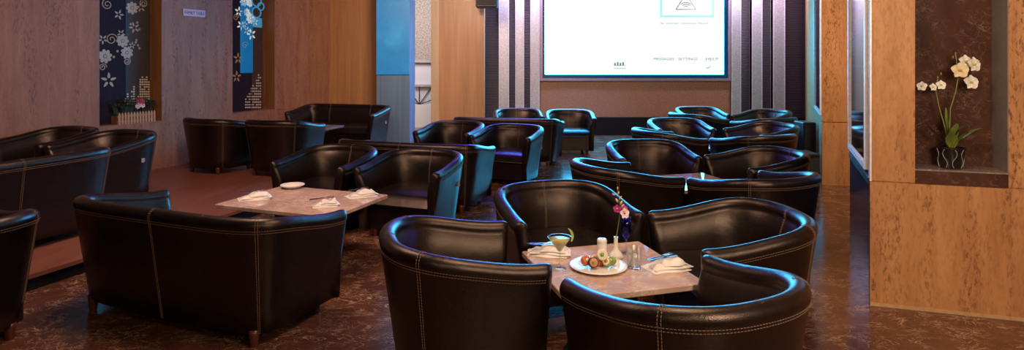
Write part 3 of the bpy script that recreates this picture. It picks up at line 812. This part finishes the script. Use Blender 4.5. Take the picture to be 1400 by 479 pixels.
x, y, z = at(842, 353); o = empty('bud_vase', (x, y, z))
m = MB(); m.lathe([(.036, 0), (.042, .004), (.043, .014), (.036, .028), (.018, .045), (.0125, .06), (.0115, .11), (.013, .122), (.0105, .122), (.009, .06), (.0, .05)], 32, cap=False)
shade_auto(m.build('vase', M['white'], o), 60)
tag(o, 'small white porcelain bud vase holding a single orchid stem', 'vase')
fo = empty('orchid_stem', (x, y, z + .055))
stem = [(0, 0, 0), (.002, 0, .06), (.012, 0, .12), (.022, 0, .19), (.024, 0, .25), (.014, 0, .31), (.010, 0, .345)]
m = MB(); m.tube(stem, [.0026, .0026, .0024, .0022, .002, .0016, .001], 6); m.build('stem', plain('stem_green', (.14, .22, .06), .5), fo, True)
pk = plain('magenta_petal', (.45, .03, .22), .5); cr = plain('cream_bud', (.60, .42, .26), .5); wp = plain('white_petal', (.75, .62, .66), .5)
def bloom(parent, c, r, mat, lip, tilt=70, rz=0., n=5):
    T = Matrix.Translation(c) @ Matrix.Rotation(rz, 4, 'Z') @ Matrix.Rotation(R(tilt), 4, 'X')
    for k in range(n):
        Tk = T @ Matrix.Rotation(2 * math.pi * k / n + .3, 4, 'Z'); wd = .40 if k % 2 else .55
        def pf(u, v, s=0):
            uu = u; w = wd * r * math.sin(math.pi * (.08 + .88 * uu)) ** .8
            return (uu * r, (v - .5) * 2 * w, .14 * r * math.sin(uu * 2.6) + .10 * r * (v - .5) ** 2 * 4 + s)
        m = MB(); m.grid(lambda u, v: pf(u, v), 8, 6, Tk); m.grid(lambda u, v: pf(u, 1 - v, -.0012), 8, 6, Tk); m.build('petal', mat, parent, True)
    m = MB(); m.ball((0, -.0, .14 * r), .22 * r, T, 10, (1, .8, 1.2)); m.build('flower_lip', lip, parent, True)
def bud(parent, c, r, mat, lean=(0, 0)):
    T = Matrix.Translation(c) @ Matrix.Rotation(lean[0], 4, 'Y') @ Matrix.Rotation(lean[1], 4, 'X')
    m = MB(); m.lathe([(.0005, -r * 1.5), (r * .5, -r), (r * .8, -.1 * r), (r * .6, r * .8), (.0005, r * 1.7)], 10, T); m.build('bud', mat, parent, True)
bloom(fo, (.046, -.012, .205), .03, wp, pk, 75, .3); bloom(fo, (.006, -.014, .232), .024, pk, cr, 80, -.4)
bloom(fo, (.048, .0, .228), .022, pk, wp, 60, .5)
for c, r, ln in (((.03, 0, .262), .010, (.5, 0)), ((.006, 0, .275), .009, (-.5, 0)), ((.026, 0, .29), .008, (.6, 0)), ((-.012, 0, .31), .007, (-1.2, 0)), ((.014, 0, .318), .007, (.4, 0)), ((.010, 0, .345), .006, (.1, 0)), ((.038, 0, .245), .009, (.8, 0))):
    bud(fo, c, r, cr, ln)
tag(fo, 'orchid stem with magenta blooms and cream buds in white bud vase', 'flower')

x, y, z = at(856, 347); o = empty('blue_goblet', (x, y, z))
m = MB(); m.lathe([(.0, .001), (.032, .001), (.032, .003), (.008, .008), (.0042, .014), (.004, .08), (.007, .088)], 28, cap=False); m.build('stem_and_foot', M['glass'], o, True)
m = MB(); m.lathe([(.004, .087), (.020, .10), (.028, .13), (.029, .165), (.026, .215), (.0235, .215), (.0265, .165), (.0255, .131), (.018, .104), (.0, .095)], 28, cap=False); m.build('bowl', M['blueglass'], o, True)
tag(o, 'tall stemmed glass with cobalt blue bowl behind the tumbler', 'glass')

x, y, z = at(867, 367); o = empty('water_tumbler', (x, y, z))
m = MB(); m.lathe([(.0, .001), (.036, .001), (.038, .004), (.043, .115), (.0405, .115), (.0365, .012), (.0, .010)], 32, cap=False); m.build('glass', M['glass'], o, True)
m = MB(); m.lathe([(.0, .0125), (.0355, .0125), (.0392, .088), (.0, .088)], 32, cap=False); m.build('water', glass('water', (.90, .95, .95), 0., 1.2, .15), o, True)
for k, (ix, iy, iz) in enumerate(((-.012, -.008, .082), (.012, .008, .086), (.004, -.016, .078))):
    m = MB(); m.bbox(-.011, .011, -.011, .011, -.011, .011, .003, Matrix.Translation((ix, iy, iz)) @ Matrix.Rotation(k + .5, 4, (1, .4, .7))); m.build('ice_cube', glass('ice', (.9, .97, 1), .12, 1.2), o)
tag(o, 'clear water tumbler with ice in front of the blue goblet', 'glass')

def plate(name, x, y, z, r, label, rim=.012):
    o = empty(name, (x, y, z))
    m = MB(); m.lathe([(.0, .002), (r * .55, .0), (r * .62, .003), (r * .97, rim), (r, rim + .003), (r * .98, rim + .005), (r * .66, .009), (r * .58, .006), (.0, .0065)], 48, cap=False)
    m.build('dish', M['white'], o, True); return o
x, y, z = at(818, 366); PX, PY = x, y
tag(plate('dinner_plate', x, y, z, .158, ''), 'round white plate of rolled appetisers at centre of laid table', 'plate')
x, y, z = at(400, 257)
o = plate('saucer', x, y, z, .105, '', .026); tag(o, 'small white saucer at the rear of the rectangular left table', 'saucer')
salmon = plain('salmon_orange', (.55, .13, .05), .4, var=.3, scale=80); rice = plain('rice_white', (.72, .66, .50), .6, var=.2, scale=140)
nori = plain('dark_seaweed', (.02, .035, .02), .5); cuc = plain('cucumber_green', (.25, .34, .08), .4, var=.3, scale=60)
GF = 'appetisers on the white plate'
def roll(dx, dy, rad, h, tilt, rz, mats, label, zc=0.):
    o = empty('roll', (PX + dx, PY + dy, TZ + .008 + zc), rz)
    T = Matrix.Translation((0, 0, rad * abs(math.sin(tilt)))) @ Matrix.Rotation(tilt, 4, 'X')
    m = MB(); m.lathe([(rad * .86, 0), (rad, .004), (rad, h - .004), (rad * .86, h)], 24, T); shade_auto(m.build('wrapper', mats[0], o), 50)
    m = MB(); m.lathe([(rad * .84, h - .003), (rad * .82, h + .001), (rad * .4, h + .002)], 24, T); shade_auto(m.build('filling', mats[1], o), 50)
    m = MB(); m.lathe([(rad * .42, h - .002), (rad * .38, h + .004), (.001, h + .005)], 16, T); m.build('core', mats[2], o, True)
    return tag(o, label, 'food', GF)
roll(-.075, .01, .026, .03, 1.1, .5, (salmon, salmon, rice), 'orange salmon roll at left end of the plate')
roll(-.035, -.02, .027, .034, 1.25, .1, (nori, salmon, cuc), 'dark wrapped roll second from left on the plate')
roll(-.015, .035, .026, .036, .9, -.1, (salmon, rice, salmon), 'orange topped roll in middle of the plate')
roll(.02, .0, .030, .034, 1.2, -.1, (rice, rice, cuc), 'white roll with green core, highest on the plate', .032)
roll(.005, .02, .03, .033, 0, .3, (salmon, rice, salmon), 'flat roll under the white green cored roll')
roll(.05, -.01, .024, .032, 1.0, -.5, (cuc, rice, salmon), 'green wrapped roll right of centre on the plate')
roll(.085, .015, .022, .028, 1.1, -.8, (cuc, cuc, rice), 'small green roll at right end of the plate')

# ------------------------------------------------------------------ orchid in the niche
pc3 = b0 + rv * .50 + bk * .115; pzz = WSEAM + .095
po = empty('plant_pot', (pc3.x, pc3.y, pzz))
m = MB(); m.lathe([(.0, .0), (.062, .0), (.065, .004), (.082, .128), (.084, .136), (.078, .137), (.074, .118), (.0, .115)], 36, cap=False); shade_auto(m.build('pot', plain('glossy_black_pot', (.012, .011, .012), .2), po), 60)
for k in range(9):
    a0_ = 2 * math.pi * k / 9 + .2; sg = 1 if k % 2 else -1
    m = MB(); pts = []
    for q in range(25):
        u = q / 24; a = a0_ + sg * .16 * math.sin(u * 2 * math.pi * 1.0); r = .065 + .0165 * u + .0012
        pts.append((r * math.cos(a), r * math.sin(a), .006 + .122 * u))
    m.tube(pts, .0009, 5); m.build('wavy_line', plain('white_paint_line', (.7, .68, .66), .5), po, True)
m = MB(); m.lathe([(.0, .113), (.073, .118), (.05, .128), (.0, .132)], 24, cap=False); m.build('bark_mix', plain('bark', (.10, .05, .025), .9, var=.6, scale=120), po, True)
tag(po, 'black plant pot with white wavy lines on the wall niche ledge', 'pot')
oc = empty('white_orchid', (pc3.x, pc3.y, pzz + .138), -R(17))
lf = NT('orchid_leaf_green'); f = lf.noise(lf.coord((1, 1, 1)), 14, 3); lf.set(Base_Color=lf.ramp(f, [(.3, (.10, .15, .025)), (.7, (.24, .28, .06))]), Roughness=.35)
def leaf(base, L, rz, lean, w, droop):
    T = Matrix.Translation(base) @ Matrix.Rotation(rz, 4, 'Z')
    def P(u, v, s=0.):
        a = lean + droop * u; X = L * u * math.cos(a * .999); Z = L * u * math.sin(a)
        ww = w * math.sin(math.pi * (.12 + .86 * u)) ** .7
        return (X, (v - .5) * 2 * ww, Z + .35 * abs(v - .5) * ww + s)
    m = MB(); m.grid(lambda u, v: P(u, v), 12, 7, T); m.grid(lambda u, v: P(u, 1 - v, -.003), 12, 7, T); m.build('leaf', lf.m, oc, True)
leaf((0, -.012, 0), .20, -.35, 1.30, .034, -.12); leaf((-.01, 0, 0), .185, math.pi - .3, 1.48, .032, .0)
leaf((.012, 0, 0), .215, .05, 1.0, .034, -.35); leaf((-.015, -.01, 0), .20, math.pi + .15, .80, .020, .05)
leaf((.0, .0, 0), .17, -1.2, 1.35, .036, -.1); leaf((-.005, .01, .02), .24, 1.9, 1.45, .014, 0); leaf((.015, -.015, 0), .14, -.6, 1.15, .032, -.2)
leaf((.0, -.02, 0), .12, -1.9, 1.2, .034, -.2)
sg_ = plain('orchid_stem_green', (.20, .22, .07), .5)
px2 = 207.
def opos(px, py, d=0.): return ((px - 1305) / px2, d, (203 - py) / px2 + .0)
for pts in (((1303, 202), (1299, 178), (1292, 150), (1288, 128), (1290, 110)), ((1308, 202), (1304, 178), (1305, 150), (1311, 128), (1314, 108), (1312, 84), (1311, 76))):
    m = MB(); m.tube([opos(*p) for p in pts], .0035, 6); m.build('flower_stem', sg_, oc, True)
opw = plain('orchid_white', (.86, .82, .76), .6, var=.04); opc = plain('orchid_cream', (.74, .60, .38), .6, var=.05); lipm = plain('orchid_lip', (.55, .42, .12), .5)
for (px, py, r, mat, rz, d) in ((1270, 120, .032, opw, -.5, -.02), (1282, 121, .026, opw, .4, -.03), (1292, 118, .032, opw, .2, -.02), (1312, 98, .052, opc, 0., -.05), (1320, 86, .045, opw, .4, -.02), (1329, 90, .050, opw, .5, -.03), (1326, 114, .048, opw, .3, -.03)):
    bloom(oc, opos(px, py, d), r, mat, lipm, 80, rz)
for (px, py) in ((1290, 108), (1294, 103), (1311, 75), (1308, 80)): bud(oc, opos(px, py), .007, sg_)
tag(oc, 'white orchid with cream bloom and green leaves in the wall niche', 'orchid')

# ------------------------------------------------------------------ planter on the left window sill
s0_, s1_ = pxs(148, -.1), pxs(213, -.1); sm = (s0_ + s1_) / 2; c_ = lw(sm, -.085)
pw = (s1_ - s0_) * .80; ang = math.atan2(LD.y, LD.x)
pn = empty('picket_planter', (c_[0], c_[1], SEAM + .012), ang)
pwood = plain('pale_picket_wood', (.50, .27, .14), .6)
MB().box(-pw / 2, pw / 2, -.06, -.05, 0, .12).box(-pw / 2, pw / 2, .05, .06, 0, .12).box(-pw / 2, -pw / 2 + .01, -.05, .05, 0, .12).box(pw / 2 - .01, pw / 2, -.05, .05, 0, .12).box(-pw / 2, pw / 2, -.06, .06, 0, .008).build('trough', plain('brown_trough', (.22, .09, .04), .7), pn)
npk = 13
for k in range(npk):
    xx = -pw / 2 + pw * (k + .5) / npk; w_ = pw / npk * .32
    m = MB(); m.add([(xx - w_, -.076, .0), (xx + w_, -.076, .0), (xx + w_, -.076, .14), (xx, -.076, .165), (xx - w_, -.076, .14), (xx - w_, -.068, .0), (xx + w_, -.068, .0), (xx + w_, -.068, .14), (xx, -.068, .165), (xx - w_, -.068, .14)],
        [(0, 1, 2, 3, 4), (9, 8, 7, 6, 5), (0, 5, 6, 1), (1, 6, 7, 2), (2, 7, 8, 3), (3, 8, 9, 4), (4, 9, 5, 0)]); m.build('picket', pwood, pn)
m = MB()
for zz in (.03, .10): m.box(-pw / 2, pw / 2, -.068, -.06, zz, zz + .02)
m.build('rail', pwood, pn)
tag(pn, 'wooden picket fence planter on ledge of the flowered window', 'planter')
rnd = random.Random(4); gl = plain('planter_leaf_green', (.045, .075, .035), .6, var=.4, scale=20)
fo2 = empty('planter_plant', (c_[0], c_[1], SEAM + .135), ang)
m = MB()
for k in range(260):
    bx_ = rnd.uniform(-pw / 2, pw / 2); by_ = rnd.uniform(-.04, .04); hh = rnd.uniform(.06, .15) * (1.25 - .5 * abs(bx_) / pw); a = rnd.uniform(0, 6.28); l = rnd.uniform(.03, .06)
    if abs(bx_) > pw * .38: bx_ *= 1.15; hh *= .8
    T = Matrix.Translation((bx_, by_, hh + .05)) @ Matrix.Rotation(a, 4, 'Z') @ Matrix.Rotation(rnd.uniform(-.8, .5), 4, 'Y')
    m.add([(0, 0, 0), (l * .5, l * .25, .004), (l, 0, -.006), (l * .5, -l * .25, .004)], [(0, 1, 2, 3)], T)
    if k % 4 == 0: m.tube([(bx_ * .9, by_, -.02), (bx_ * .9, by_, .05), (bx_, by_, hh + .05)], .002, 4)
m.build('foliage', gl, fo2)
redp = plain('red_bloom', (.55, .06, .07), .5); whb = plain('white_bloom', (.75, .62, .58), .5)
for (dx, dz, r, mt) in ((.06, .185, .05, redp), (.10, .165, .04, redp), (.05, .125, .045, whb), (.10, .115, .04, whb), (.03, .10, .035, whb)):
    bloom(fo2, (dx, -.03, dz), r, mt, mt, 65, 0, 6)
tag(fo2, 'leafy plant with red and white blooms in picket fence planter', 'plant')

# small sign on the left wall
s_ = lws(265); zz = EYE - (18 - HY) / F * lw(s_)[1]
sgn = empty('wall_sign', (*lw(s_, .004), zz), ang)
wS = lws(280) - lws(250)
MB().bbox(-wS / 2, wS / 2, -.012, 0., -.052, .052, .003).build('plate', plain('lilac_white_sign', (.62, .50, .66), .4), sgn)
text('lettering', 'FAMILY TABLE', (-wS / 2 * .9, -.0135, -.022), .07, plain('purple_ink', (.09, .03, .20), .5), sgn, width=wS * .9)
tag(sgn, 'small lilac white sign with purple lettering on the left wall', 'sign')
